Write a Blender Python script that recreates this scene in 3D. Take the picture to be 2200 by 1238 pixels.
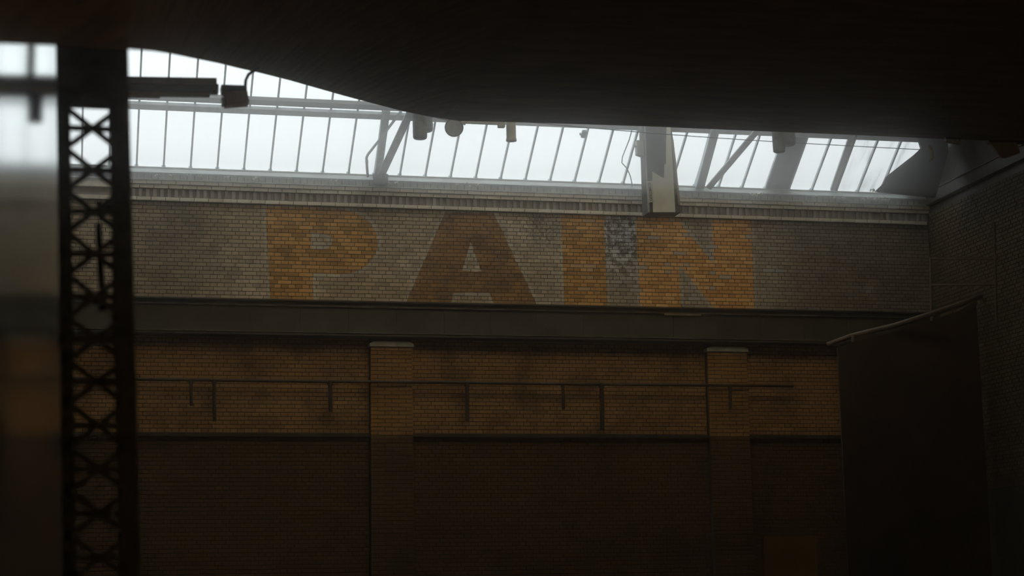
import bpy, bmesh, math, random
from mathutils import Vector, Matrix
random.seed(7)
SC = bpy.context.scene
COL = SC.collection
for o in list(bpy.data.objects):
    bpy.data.objects.remove(o)

# ------------------------------------------------------------------ camera
FPX = 3982.0
YAW, PITCH, ROLL = (math.radians(a) for a in (13.03, 9.746, -0.970))
CAM = Vector((0.0, 0.0, 1.6))
FW = Vector((math.sin(YAW) * math.cos(PITCH), math.cos(YAW) * math.cos(PITCH), math.sin(PITCH)))
_r = FW.cross(Vector((0, 0, 1))).normalized()
_u = _r.cross(FW)
RT = _r * math.cos(ROLL) + _u * math.sin(ROLL)
UP = _u * math.cos(ROLL) - _r * math.sin(ROLL)
cd = bpy.data.cameras.new('camera')
cam = bpy.data.objects.new('camera', cd)
COL.objects.link(cam)
cam.matrix_world = Matrix(((RT.x, UP.x, -FW.x, CAM.x), (RT.y, UP.y, -FW.y, CAM.y), (RT.z, UP.z, -FW.z, CAM.z), (0, 0, 0, 1)))
cd.sensor_width = 36.0
cd.lens = FPX * 36.0 / 2200.0
cd.clip_start = 0.05
cd.clip_end = 400
cd.dof.use_dof = True
cd.dof.focus_distance = 35.0
cd.dof.aperture_fstop = 1.7
SC.camera = cam

# ------------------------------------------------------------------ world, fill lights, exposure
W = bpy.data.worlds.new('overcast_sky')
SC.world = W
W.use_nodes = True
W.node_tree.nodes['Background'].inputs[0].default_value = (1.48, 1.57, 1.59, 1)
W.node_tree.nodes['Background'].inputs[1].default_value = 1.0
SC.view_settings.view_transform = 'Standard'
SC.view_settings.look = 'None'
SC.view_settings.gamma = 1.0
SC.view_settings.use_curve_mapping = False
SC.view_settings.exposure = 0.0
SC.cycles.max_bounces = 4
SC.cycles.diffuse_bounces = 2
SC.cycles.volume_bounces = 1
SC.cycles.transparent_max_bounces = 16
SC.cycles.use_denoising = True


def lamp(loc, power, color, size):  # point light added as warm fill
    d = bpy.data.lights.new('warm_fill_light', 'POINT')
    d.energy = power
    d.color = color
    d.shadow_soft_size = size
    o = bpy.data.objects.new('warm_fill_light', d)
    COL.objects.link(o)
    o.location = loc
    return o


lamp((8.5, 10.0, 0.5), 50, (1.0, 0.66, 0.34), 0.3)  # added warm fill lights that lift the dark ceiling and hall
lamp((5.0, 6.0, 0.4), 19, (1.0, 0.66, 0.34), 0.3)

HAZE = [((0.93, 0.97, 1.0), 0.0055, 0.982), ((1.0, 0.80, 0.55), 0.002, 0.0)]  # haze added for glow and lifted blacks
HAZE2 = [((0.97, 0.99, 1.0), 0.18, 0.5)]  # denser haze added to imitate lens bloom

# ------------------------------------------------------------------ helpers


def ray(x, y):
    return FW + RT * ((x - 1100) / FPX) - UP * ((y - 619) / FPX)


def at(x, y, Y):
    d = ray(x, y)
    return CAM + d * ((Y - CAM.y) / d.y)


def atX(x, y, X):
    d = ray(x, y)
    return CAM + d * ((X - CAM.x) / d.x)


SLOPE = math.radians(36.07)
RN = Vector((0, math.sin(SLOPE), math.cos(SLOPE)))
RP = Vector((0, 34.0, 9.70))
RS = Vector((0, -math.cos(SLOPE), math.sin(SLOPE)))   # up the slope


def roof(x, y, off=0.0):
    d = ray(x, y)
    return CAM + d * ((RP - RN * off - CAM).dot(RN) / d.dot(RN))


def project(p):
    d = Vector(p) - CAM
    w = d.dot(FW)
    return 1100 + FPX * d.dot(RT) / w, 619 - FPX * d.dot(UP) / w


class MB:
    def __init__(s):
        s.v, s.f = [], []

    def add(s, vs, fs):
        b = len(s.v)
        s.v += [tuple(p) for p in vs]
        s.f += [tuple(b + i for i in q) for q in fs]
        return s

    def box(s, x0, x1, y0, y1, z0, z1):
        return s.add([(x, y, z) for z in (z0, z1) for y in (y0, y1) for x in (x0, x1)],
                     [(0, 2, 3, 1), (4, 5, 7, 6), (0, 1, 5, 4), (2, 6, 7, 3), (0, 4, 6, 2), (1, 3, 7, 5)])

    def bar(s, p, q, w, h, up=(0, 0, 1), w2=None, h2=None):
        p, q = Vector(p), Vector(q)
        d = (q - p).normalized()
        a = d.cross(Vector(up)).normalized()
        b = a.cross(d).normalized()
        w2 = w if w2 is None else w2
        h2 = h if h2 is None else h2
        vs = [c + a * (i * ww / 2) + b * (j * hh / 2) for c, ww, hh in ((p, w, h), (q, w2, h2)) for i, j in ((-1, -1), (1, -1), (1, 1), (-1, 1))]
        return s.add(vs, [(0, 3, 2, 1), (4, 5, 6, 7), (0, 1, 5, 4), (1, 2, 6, 5), (2, 3, 7, 6), (3, 0, 4, 7)])

    def tube(s, pts, r, n=8, caps=True):
        pts = [Vector(p) for p in pts]
        rs = r if isinstance(r, (list, tuple)) else [r] * len(pts)
        b0 = len(s.v)
        for i, p in enumerate(pts):
            d = (pts[min(i + 1, len(pts) - 1)] - pts[max(i - 1, 0)]).normalized()
            a = d.cross(Vector((0.13, 0.31, 0.94)))
            if a.length < 0.05:
                a = d.cross(Vector((1, 0, 0)))
            a.normalize()
            b = d.cross(a)
            for k in range(n):
                t = 2 * math.pi * k / n
                s.v.append(tuple(p + (a * math.cos(t) + b * math.sin(t)) * rs[i]))
        for i in range(len(pts) - 1):
            for k in range(n):
                k2 = (k + 1) % n
                s.f.append((b0 + i * n + k, b0 + i * n + k2, b0 + (i + 1) * n + k2, b0 + (i + 1) * n + k))
        if caps:
            s.f.append(tuple(b0 + k for k in range(n - 1, -1, -1)))
            e = b0 + (len(pts) - 1) * n
            s.f.append(tuple(e + k for k in range(n)))
        return s

    def prism(s, poly, depth):
        """poly: list of 3d points, extruded by vector depth"""
        n = len(poly)
        dv = Vector(depth)
        vs = [Vector(p) for p in poly] + [Vector(p) + dv for p in poly]
        fs = [tuple(range(n - 1, -1, -1)), tuple(range(n, 2 * n))]
        fs += [(i, (i + 1) % n, n + (i + 1) % n, n + i) for i in range(n)]
        return s.add(vs, fs)

    def build(s, name, mat=None, parent=None, smooth=False, bevel=0.0):
        me = bpy.data.meshes.new(name)
        me.from_pydata(s.v, [], s.f)
        bm = bmesh.new()
        bm.from_mesh(me)
        bmesh.ops.recalc_face_normals(bm, faces=bm.faces)
        bm.to_mesh(me)
        bm.free()
        if smooth:
            for p in me.polygons:
                p.use_smooth = True
        if mat:
            me.materials.append(mat)
        return link(name, me, parent, bevel)


def link(name, me, parent=None, bevel=0.0):
    o = bpy.data.objects.new(name, me)
    COL.objects.link(o)
    o.parent = parent
    if bevel:
        m = o.modifiers.new('bevel', 'BEVEL')
        m.width = bevel
        m.segments = 2
    return o


def empty(name, loc=(0, 0, 0)):
    o = bpy.data.objects.new(name, None)
    COL.objects.link(o)
    o.location = loc
    return o


def tag(o, label=None, cat=None, group=None, kind=None):
    if label:
        o['label'] = label
    if cat:
        o['category'] = cat
    if group:
        o['group'] = group
    if kind:
        o['kind'] = kind
    return o


# ------------------------------------------------------------------ materials
class NT:
    def __init__(s, name):
        s.m = bpy.data.materials.new(name)
        s.m.use_nodes = True
        s.t = s.m.node_tree
        s.b = s.t.nodes['Principled BSDF']
        s.out = s.t.nodes['Material Output']

    def n(s, typ, **kw):
        nd = s.t.nodes.new(typ)
        for k, v in kw.items():
            setattr(nd, k, v)
        return nd

    def l(s, a, b):
        s.t.links.new(a, b)

    def math(s, op, a, b=None, clamp=False):
        nd = s.n('ShaderNodeMath', operation=op, use_clamp=clamp)
        for i, v in enumerate((a, b)):
            if v is None:
                continue
            if isinstance(v, (int, float)):
                nd.inputs[i].default_value = v
            else:
                s.l(v, nd.inputs[i])
        return nd.outputs[0]

    def mix(s, f, a, b, mode='MIX'):
        nd = s.n('ShaderNodeMix', data_type='RGBA', blend_type=mode)
        for i, v in ((0, f), (6, a), (7, b)):
            if isinstance(v, (int, float)):
                nd.inputs[i].default_value = v
            elif isinstance(v, (tuple, list)):
                nd.inputs[i].default_value = (*v, 1)
            else:
                s.l(v, nd.inputs[i])
        return nd.outputs[2]

    def ramp(s, v, a, b, lo=0.0, hi=1.0):
        nd = s.n('ShaderNodeMapRange', interpolation_type='SMOOTHSTEP')
        s.l(v, nd.inputs[0])
        for i, x in enumerate((a, b, lo, hi)):
            nd.inputs[i + 1].default_value = x
        return nd.outputs[0]

    def noise(s, vec, scale, detail=3, rough=0.55):
        nd = s.n('ShaderNodeTexNoise')
        nd.inputs['Scale'].default_value = scale
        nd.inputs['Detail'].default_value = detail
        nd.inputs['Roughness'].default_value = rough
        s.l(vec, nd.inputs['Vector'])
        return nd.outputs[0]

    def pos(s):
        return s.n('ShaderNodeNewGeometry').outputs['Position']

    def island(s):
        a = s.n('ShaderNodeNewGeometry').outputs['Random Per Island']
        b = s.n('ShaderNodeObjectInfo').outputs['Random']
        return s.math('FRACT', s.math('ADD', a, b))

    def bump(s, h, strength, dist):
        nd = s.n('ShaderNodeBump')
        nd.inputs['Strength'].default_value = strength
        nd.inputs['Distance'].default_value = dist
        s.l(h, nd.inputs['Height'])
        s.l(nd.outputs[0], s.b.inputs['Normal'])

    def color(s, c):
        if isinstance(c, (tuple, list)):
            s.b.inputs['Base Color'].default_value = (*c, 1)
        else:
            s.l(c, s.b.inputs['Base Color'])

    def rough(s, r, spec=0.4):
        s.b.inputs['Roughness'].default_value = r
        s.b.inputs['Specular IOR Level'].default_value = spec


def plain(name, c, dark=None, rough=0.6, scale=4.0, metal=0.0, spec=0.4, stretch=None):
    t = NT(name)
    p = t.pos()
    if stretch:
        mp = t.n('ShaderNodeMapping')
        mp.inputs['Scale'].default_value = stretch
        t.l(p, mp.inputs['Vector'])
        p = mp.outputs[0]
    dark = dark or tuple(v * 0.55 for v in c)
    f = t.ramp(t.noise(p, scale, 5, 0.62), 0.36, 0.66)
    t.color(t.mix(f, dark, c))
    t.rough(rough, spec)
    t.b.inputs['Metallic'].default_value = metal
    t.bump(t.noise(p, scale * 9, 3), 0.15, 0.01)
    return t.m


# wall plane helper for the painted letters (wall X, Z read off the face of the wall)
WY = 34.0


def wp(x, y):
    p = at(x, y, WY)
    return (p.x, p.z)


def painted_brick():
    t = NT('painted_glazed_brick')
    pos = t.pos()
    sep = t.n('ShaderNodeSeparateXYZ')
    t.l(pos, sep.inputs[0])
    jit = t.math('MULTIPLY', t.math('SUBTRACT', t.noise(pos, 9.0, 4), 0.5), 0.05)
    X = t.math('ADD', sep.outputs[0], jit)
    Z = t.math('ADD', sep.outputs[2], jit)
    cv = t.n('ShaderNodeCombineXYZ')
    t.l(X, cv.inputs[0])
    t.l(Z, cv.inputs[1])
    cv.inputs[2].default_value = 1.0
    V = cv.outputs[0]

    def half(p, q):
        # positive to the right-hand side of p->q in (X, Z) seen from the hall
        dx, dz = q[0] - p[0], q[1] - p[1]
        L = math.hypot(dx, dz)
        a, b = dz / L, -dx / L
        nd = t.n('ShaderNodeVectorMath', operation='DOT_PRODUCT')
        nd.inputs[1].default_value = (a, b, -(a * p[0] + b * p[1]))
        t.l(V, nd.inputs[0])
        return nd.outputs['Value']

    def mins(vals):
        r = vals[0]
        for v in vals[1:]:
            r = t.math('MINIMUM', r, v)
        return r

    def maxs(vals):
        r = vals[0]
        for v in vals[1:]:
            r = t.math('MAXIMUM', r, v)
        return r

    def poly(pts):           # clockwise in the photograph
        w = [wp(*p) for p in pts]
        return mins([half(w[i], w[(i + 1) % len(w)]) for i in range(len(w))])

    def ell(c, rx, rz):
        cx, cz = wp(*c)
        ax = wp(c[0] + rx, c[1])[0] - cx
        az = cz - wp(c[0], c[1] + rz)[1]
        nx = t.math('DIVIDE', t.math('SUBTRACT', X, cx), ax)
        nz = t.math('DIVIDE', t.math('SUBTRACT', Z, cz), az)
        ln = t.math('SQRT', t.math('ADD', t.math('MULTIPLY', nx, nx), t.math('MULTIPLY', nz, nz)))
        return t.math('MULTIPLY', t.math('SUBTRACT', 1.0, ln), min(ax, az))

    def sub(a, b):
        return t.math('MINIMUM', a, t.math('MULTIPLY', b, -1.0))
    # P
    P = maxs([poly([(569.5, 444), (668, 446), (674, 660), (581, 660)]),
              poly([(600, 445), (727, 449), (731, 589.5), (600, 586)]),
              mins([ell((726, 519.5), 86, 70.5), half(wp(715, 700), wp(715, 300))])])
    P = sub(P, maxs([poly([(667.5, 500), (692, 501.5), (693, 536), (670.5, 536.5)]),
                     mins([ell((688, 518.7), 26, 17.5), half(wp(680, 700), wp(680, 300))])]))
    # A
    A = poly([(956, 456), (1061, 457.5), (1158, 664), (866, 664)])
    A = sub(A, maxs([poly([(1011, 520), (1033, 583), (993.5, 582)]),
                     poly([(975.5, 629), (1052, 630), (1066, 668), (965, 668)])]))
    I = poly([(1204, 455), (1297.5, 455), (1305, 670), (1213, 670)])
    N = poly([(1364, 455), (1613, 460), (1622, 675), (1376, 675)])
    N = sub(N, maxs([poly([(1459, 568), (1544, 675), (1464, 675)]),
                     poly([(1448, 461), (1528.5, 461), (1534, 569)])]))
    letters = maxs([P, A, I, N])
    ink = t.ramp(letters, -0.006, 0.008)
    rim = t.ramp(letters, -0.085, -0.03)                      # fresher white border left round the letters
    isA = t.math('MULTIPLY', t.ramp(A, -0.006, 0.008), 1.0)
    isN = t.math('MULTIPLY', t.ramp(N, -0.006, 0.008), 1.0)
    rnd = t.island()
    big = t.noise(pos, 0.55, 4, 0.6)
    mid = t.noise(pos, 2.6, 5, 0.65)
    fine = t.noise(pos, 22.0, 4, 0.7)
    # white glaze, greyer and dirtier in patches
    white = t.mix(t.ramp(big, 0.38, 0.62), (0.55, 0.42, 0.255), (0.74, 0.60, 0.41))
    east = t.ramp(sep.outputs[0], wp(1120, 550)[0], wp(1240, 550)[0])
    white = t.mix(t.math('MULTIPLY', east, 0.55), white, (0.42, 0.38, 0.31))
    rimc = t.mix(t.math('MULTIPLY', rim, 0.7), white, (0.70, 0.65, 0.54))
    orange = t.mix(t.ramp(rnd, 0.1, 0.9), (0.58, 0.30, 0.07), (0.74, 0.41, 0.12))
    orange = t.mix(isA, orange, t.mix(t.ramp(mid, 0.42, 0.62), (0.27, 0.15, 0.06), (0.48, 0.26, 0.08)))
    bright = t.mix(t.ramp(rnd, 0.0, 1.0), (0.90, 0.45, 0.13), (0.98, 0.57, 0.20))
    orange = t.mix(isN, orange, bright)
    col = t.mix(ink, rimc, orange)
    # chipped bricks that show grey-white through the ink
    chip = t.math('MULTIPLY', t.math('GREATER_THAN', rnd, 0.93), t.ramp(sep.outputs[0], wp(1150, 550)[0], wp(1380, 550)[0]))
    col = t.mix(t.math('MULTIPLY', chip, 0.8), col, (0.48, 0.46, 0.42))
    # dirt and soot blotches, worst under the cornice between the second and third letters and round the pipe foot
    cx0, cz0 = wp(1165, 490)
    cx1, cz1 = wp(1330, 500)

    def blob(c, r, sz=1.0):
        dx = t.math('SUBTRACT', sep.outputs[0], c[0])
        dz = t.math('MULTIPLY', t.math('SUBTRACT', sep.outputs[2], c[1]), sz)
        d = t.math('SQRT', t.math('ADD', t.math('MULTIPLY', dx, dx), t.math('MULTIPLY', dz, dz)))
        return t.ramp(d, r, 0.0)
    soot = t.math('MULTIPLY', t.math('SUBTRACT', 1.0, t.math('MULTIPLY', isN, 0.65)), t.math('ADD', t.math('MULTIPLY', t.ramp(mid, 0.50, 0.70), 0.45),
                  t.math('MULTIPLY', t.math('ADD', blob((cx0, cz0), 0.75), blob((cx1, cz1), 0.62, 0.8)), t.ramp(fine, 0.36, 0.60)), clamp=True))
    stain_falloff = t.math('MULTIPLY', t.math('ADD', t.math('ADD', blob(wp(370, 520), 1.7, 0.6), t.ramp(sep.outputs[0], wp(300, 550)[0], wp(60, 550)[0])), t.math('MULTIPLY', t.ramp(sep.outputs[0], wp(1610, 550)[0], wp(1800, 550)[0]), 1.35)), t.ramp(big, 0.25, 0.5), clamp=True)  # left stain blob, plus light falloff painted in towards both ends
    col = t.mix(t.math('MULTIPLY', stain_falloff, 0.65), col, (0.17, 0.125, 0.075))
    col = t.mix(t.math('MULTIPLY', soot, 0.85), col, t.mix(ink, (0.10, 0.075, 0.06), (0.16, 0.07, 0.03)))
    # white salts and black crust on the bare strip between the last two letters
    crust = t.ramp(t.noise(pos, 7.0, 4, 0.75), 0.43, 0.56)
    eff = t.math('MULTIPLY', t.math('MULTIPLY', blob(wp(1336, 515), 0.85, 0.75), 1.6, clamp=True), t.math('SUBTRACT', 1.0, ink), clamp=True)
    col = t.mix(t.math('MULTIPLY', eff, 0.7), col, t.mix(crust, (0.07, 0.055, 0.045), (0.90, 0.89, 0.84)))
    # each brick fired a little differently
    var = t.math('ADD', t.math('MULTIPLY', rnd, 0.36), 0.80)
    cc = t.n('ShaderNodeCombineXYZ')
    for i in range(3):
        t.l(var, cc.inputs[i])
    col = t.mix(1.0, col, cc.outputs[0], 'MULTIPLY')
    col = t.mix(t.math('MULTIPLY', t.ramp(fine, 0.52, 0.75), 0.4), col, (0.12, 0.10, 0.08))
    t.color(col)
    t.rough(0.55, 0.35)
    t.bump(fine, 0.25, 0.004)
    return t.m


def raw_brick(name, c0, c1, dirt=(0.05, 0.035, 0.02), amount=0.6):
    t = NT(name)
    pos = t.pos()
    rnd = t.island()
    col = t.mix(rnd, c0, c1)
    f = t.ramp(t.noise(pos, 1.3, 5, 0.65), 0.42, 0.72)
    col = t.mix(t.math('MULTIPLY', f, amount), col, dirt)
    fine = t.noise(pos, 24, 4, 0.7)
    col = t.mix(t.math('MULTIPLY', t.ramp(fine, 0.5, 0.75), 0.4), col, dirt)
    t.color(col)
    t.rough(0.6, 0.3)
    t.bump(fine, 0.25, 0.004)
    return t.m


def pane_mat(name, dirt, tint=(0.975, 0.985, 0.985), sc=(6.0, 0.9, 0.9)):
    t = NT(name)
    tr = t.n('ShaderNodeBsdfTransparent')
    tr.inputs[0].default_value = (*tint, 1)
    pos = t.pos()
    mp = t.n('ShaderNodeMapping')
    mp.inputs['Scale'].default_value = sc
    t.l(pos, mp.inputs['Vector'])
    f = t.ramp(t.noise(mp.outputs[0], 1.6, 5, 0.6), 0.40, 0.70, 0.02, dirt)
    t.color((0.50, 0.56, 0.57))
    t.rough(0.35, 0.5)
    ms = t.n('ShaderNodeMixShader')
    t.l(f, ms.inputs[0])
    t.l(tr.outputs[0], ms.inputs[1])
    t.l(t.b.outputs[0], ms.inputs[2])
    t.l(ms.outputs[0], t.out.inputs[0])
    return t.m


def frosted():
    t = NT('hazy_cast_glass')
    g = t.n('ShaderNodeBsdfRefraction')
    g.inputs['Roughness'].default_value = 0.085
    g.inputs['IOR'].default_value = 1.45
    g.inputs['Color'].default_value = (0.96, 0.97, 0.97, 1)
    t.l(g.outputs[0], t.out.inputs[0])
    return t.m


M = dict(
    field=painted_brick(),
    brick=raw_brick('ochre_brick', (0.48, 0.28, 0.11), (0.64, 0.38, 0.16)),
    falloffbrick=raw_brick('light_falloff_brick', (0.15, 0.087, 0.035), (0.21, 0.122, 0.048)),  # darker copy that paints in the light falloff low on the wall
    pilaster=raw_brick('pilaster_brick', (0.46, 0.25, 0.08), (0.58, 0.33, 0.11), amount=0.5),
    cornice=raw_brick('pale_cornice_brick', (0.80, 0.70, 0.52), (0.92, 0.83, 0.65), (0.40, 0.31, 0.22), 0.4),
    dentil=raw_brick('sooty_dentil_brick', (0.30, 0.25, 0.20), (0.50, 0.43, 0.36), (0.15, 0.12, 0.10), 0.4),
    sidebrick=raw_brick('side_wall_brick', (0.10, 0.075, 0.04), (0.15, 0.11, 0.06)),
    mortar=plain('mortar', (0.14, 0.105, 0.07), rough=0.9, scale=6),
    stone=plain('weathered_capstone', (0.74, 0.73, 0.66), (0.52, 0.51, 0.45), 0.8, 5),
    sill=plain('zinc_sill', (0.62, 0.66, 0.65), (0.45, 0.48, 0.46), 0.55, 3, stretch=(0.6, 1, 3)),
    girder=plain('dark_green_grey_paint', (0.115, 0.108, 0.078), (0.07, 0.064, 0.045), 0.6, 2.0),
    scuff=plain('worn_flange_edge', (0.24, 0.22, 0.17), (0.08, 0.07, 0.05), 0.5, 3.5, stretch=(1, 1, 6)),
    soot=plain('sooty_brown_boards', (0.12, 0.075, 0.04), (0.07, 0.045, 0.025), 0.8, 1.5),
    steel=plain('dark_steel', (0.085, 0.07, 0.05), (0.045, 0.037, 0.026), 0.5, 5),
    column=plain('column_paint', (0.30, 0.28, 0.20), (0.18, 0.165, 0.12), 0.5, 7),
    glazing=plain('pale_blue_grey_paint', (0.72, 0.79, 0.82), (0.55, 0.61, 0.64), 0.5, 6),
    rafter=plain('grey_rafter_paint', (0.60, 0.65, 0.65), (0.42, 0.46, 0.46), 0.55, 4),
    ceiling=plain('soot_black_boards', (0.26, 0.185, 0.10), (0.16, 0.11, 0.06), 0.85, 0.9, stretch=(1, 5, 5)),
    floor=plain('dusty_concrete', (0.13, 0.10, 0.07), None, 0.9, 1.2),
    sheet=plain('pale_green_grey_sheet', (0.90, 0.92, 0.82), (0.80, 0.82, 0.73), 0.55, 3.0),
    shadowsheet=plain('dark_grey_shadow', (0.085, 0.085, 0.08), (0.05, 0.05, 0.046), 0.8, 8),  # tone of the shadow at the duct top
    label=plain('white_label', (0.78, 0.78, 0.75), (0.66, 0.66, 0.63), 0.5, 8),
    ink=plain('black_ink', (0.06, 0.06, 0.065), None, 0.6, 8),
    lamp=plain('grey_lamp_housing', (0.24, 0.29, 0.32), (0.14, 0.17, 0.19), 0.5, 6),
    palelamp=plain('off_white_plastic', (0.62, 0.64, 0.60), (0.48, 0.50, 0.47), 0.5, 6),
    wire=plain('purple_grey_cable', (0.13, 0.11, 0.16), None, 0.6, 6),
    straw=plain('pale_straw', (0.90, 0.85, 0.72), (0.72, 0.66, 0.52), 0.8, 10),
    red=plain('faded_red_paint', (0.68, 0.24, 0.19), (0.50, 0.16, 0.13), 0.55, 6),
    timber=plain('tan_timber', (0.78, 0.52, 0.29), (0.58, 0.37, 0.19), 0.7, 6),
    rail=plain('brown_rail_paint', (0.22, 0.165, 0.11), (0.13, 0.10, 0.065), 0.6, 5),
    olive=plain('olive_panel', (0.16, 0.13, 0.06), (0.11, 0.09, 0.04), 0.8, 3),
    railtan=plain('dusty_rail_paint', (0.62, 0.53, 0.40), (0.42, 0.35, 0.25), 0.6, 4),
    tan=plain('brown_tin', (0.48, 0.40, 0.28), (0.32, 0.26, 0.18), 0.6, 4),
    board=plain('grey_brown_board', (0.13, 0.125, 0.115), (0.075, 0.07, 0.06), 0.7, 5, stretch=(1, 1, 4)),
    chrome=plain('polished_metal', (0.75, 0.77, 0.76), (0.55, 0.57, 0.56), 0.18, 5, metal=1.0),
    pane=pane_mat('clear_roof_glass', 0.02),
    dirtypane=pane_mat('streaked_roof_glass', 0.22, sc=(3.0, 0.5, 0.5)),
    warmpane=pane_mat('warm_tint_roof_glass', 0.03, (1.0, 0.88, 0.69)),  # tint put in to warm the daylight on the wall
    frost=frosted(),
)

# ------------------------------------------------------------------ shell
XL, XR = -12.0, 16.55          # hall from side wall to side wall
YB = -9.0
ZW = 9.70
SILL = 9.70

tag(MB().box(XL - 0.4, XR + 0.6, YB - 0.4, 34.6, -0.4, 0.0).build('floor', M['floor']), 'dark dusty concrete floor of the hall', 'floor', kind='structure')

wall_back = MB().box(XL - 0.4, XR + 0.6, 34.012, 34.6, 0.0, 9.60).build('wall_back', M['mortar'])
tag(wall_back, 'long brick wall with faded orange block letters painted on pale bricks', 'wall', kind='structure')
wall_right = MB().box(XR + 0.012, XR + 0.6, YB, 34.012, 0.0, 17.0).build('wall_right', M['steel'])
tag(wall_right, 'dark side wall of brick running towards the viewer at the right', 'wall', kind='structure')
tag(MB().box(XL - 0.4, XL, YB, 34.6, 0.0, 17.5).build('wall_left', M['mortar']), 'plain brown side wall far out at the left', 'wall', kind='structure')
tag(MB().box(XL, XR, YB - 0.4, YB, 0.0, 17.5).build('wall_front', M['mortar']), 'plain brown wall behind the viewer', 'wall', kind='structure')

# ------------------------------------------------------------------ bricks
CH = 0.0749           # course height
SL = 0.2617           # stretcher pitch
JT = 0.010            # joint


def brick_mesh(name, w, h, d, mat, c=0.004):
    """a brick with its face at y = 0 towards -y, chamfered, open at the back; centred on x, z"""
    vs = []
    for y, k in ((0.0, c), (c, 0.0), (d, 0.0)):
        for sx, sz in ((-1, -1), (1, -1), (1, 1), (-1, 1)):
            vs.append((sx * (w / 2 - k), y, sz * (h / 2 - k)))
    fs = [(0, 1, 2, 3)]
    for r in (0, 4):
        for i in range(4):
            j = (i + 1) % 4
            fs.append((r + i, r + 4 + i, r + 4 + j, r + j))
    me = bpy.data.meshes.new(name)
    me.from_pydata(vs, [], fs)
    me.materials.append(mat)
    return me, vs, fs


def lay(z0, n, x0, x1, ch=CH, start=0):
    """yield (x centre, z centre, width) for a bond of stretcher and header courses"""
    for i in range(n):
        k = i + start
        z = z0 + (i + 0.5) * ch
        hdr = (k % 2 == 1)
        pitch = SL / 2 if hdr else SL
        off = 0.0 if not hdr else SL / 4
        if not hdr and (k // 2) % 2 == 1:
            off = SL / 2
        a = math.floor((x0 - off) / pitch)
        x = off + a * pitch
        while x < x1:
            w = pitch
            lo, hi = max(x, x0), min(x + w, x1)
            if hi - lo > 0.03:
                yield ((lo + hi) / 2, z, hi - lo)
            x += pitch


def stuff_mesh(name, items, mats, y=34.0, depth=0.06, parent=None, fn=None):
    """items: (x, z, w, h, material index) joined into one mesh"""
    vs, fs, mi = [], [], []
    for (x, z, w, h, m) in items:
        jy = random.uniform(-0.003, 0.003)
        b = len(vs)
        c = 0.004
        for yy, k in ((0.0, c), (c, 0.0), (depth, 0.0)):
            for sx, sz in ((-1, -1), (1, -1), (1, 1), (-1, 1)):
                p = (x + sx * (w / 2 - k), y + jy + yy, z + sz * (h / 2 - k))
                vs.append(fn(p) if fn else p)
        fs.append((b, b + 1, b + 2, b + 3))
        mi.append(m)
        for r in (0, 4):
            for i in range(4):
                j = (i + 1) % 4
                fs.append((b + r + i, b + r + 4 + i, b + r + 4 + j, b + r + j))
                mi.append(m)
    me = bpy.data.meshes.new(name)
    me.from_pydata(vs, [], fs)
    for m in mats:
        me.materials.append(m)
    me.polygons.foreach_set('material_index', mi)
    return link(name, me, parent)


X0W = -3.2
field = list(lay(7.27, 24, X0W, XR))
PIL = [(-1.416, -0.649), (5.112, 5.905), (11.69, 12.504)]
low = []
for xa, xb in ((X0W, PIL[0][0]), (PIL[0][1], PIL[1][0]), (PIL[1][1], PIL[2][0]), (PIL[2][1], XR)):
    low += list(lay(6.60 - 61 * CH, 61, xa, xb, start=0))


def seen_size(b):
    x, z, w = b
    p = project((x - w / 2, 34, z))
    q = project((x + w / 2, 34, z))
    if p[0] < 292 or abs(w - SL) > 0.01:
        return 0
    if 1383 < q[0] and p[0] < 1465 and project((x, 34, z))[1] < 465:
        return 0
    return q[0] - p[0]


order = sorted(range(len(field)), key=lambda i: -seen_size(field[i]))
chosen = set(order[:300])
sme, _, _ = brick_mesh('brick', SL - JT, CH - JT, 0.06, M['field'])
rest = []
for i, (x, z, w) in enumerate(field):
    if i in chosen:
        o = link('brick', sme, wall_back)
        o.location = (x, 34.0 + random.uniform(-0.003, 0.003), z)
        o.rotation_euler = (random.uniform(-0.008, 0.008), random.uniform(-0.004, 0.004), random.uniform(-0.006, 0.006))
    else:
        rest.append((x, z, w - JT, CH - JT, 0))
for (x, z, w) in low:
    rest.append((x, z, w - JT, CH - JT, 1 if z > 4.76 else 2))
tag(stuff_mesh('brickwork', rest, [M['field'], M['brick'], M['falloffbrick']], parent=wall_back), 'remaining painted and ochre bricks of the wall', kind='stuff')

# side wall bricks: the courses the photograph still shows, turned onto the plane X = XR
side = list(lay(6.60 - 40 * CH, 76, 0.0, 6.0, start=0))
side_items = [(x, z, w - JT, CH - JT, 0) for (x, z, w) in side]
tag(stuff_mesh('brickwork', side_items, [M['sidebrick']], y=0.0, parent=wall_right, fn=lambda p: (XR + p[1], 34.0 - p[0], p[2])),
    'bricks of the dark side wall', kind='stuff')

# cornice under the glazing: fascia, brick course, two pale courses, dentils, projecting pale course
trim1 = MB().prism([(XL, 33.86, 9.585), (XL, 34.1, 9.585), (XL, 34.1, 9.70), (XL, 33.96, 9.70)], (XR - XL, 0, 0)).build('trim_1', M['sill'])
tag(trim1, 'blue-grey zinc sill strip running under the sloping glazing', 'sill', kind='structure')
MB().box(XL, XR, 33.93, 34.0, 9.690, 9.708).build('drip_edge', M['palelamp'], trim1)

trim2 = MB().box(XL, XR, 34.0, 34.3, 9.06, 9.60).build('trim_2', M['mortar'])
tag(trim2, 'brick cornice of pale courses above and below a dark row of dentils', 'cornice', kind='structure')
hm, _, _ = brick_mesh('brick', SL - JT, CH - JT, 0.16, M['cornice'])
hh, _, _ = brick_mesh('brick', SL / 2 - JT, CH - JT, 0.16, M['cornice'])
XV0 = wp(286, 420)[0] - 0.2
XV1 = XR
cstuff = []


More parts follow.
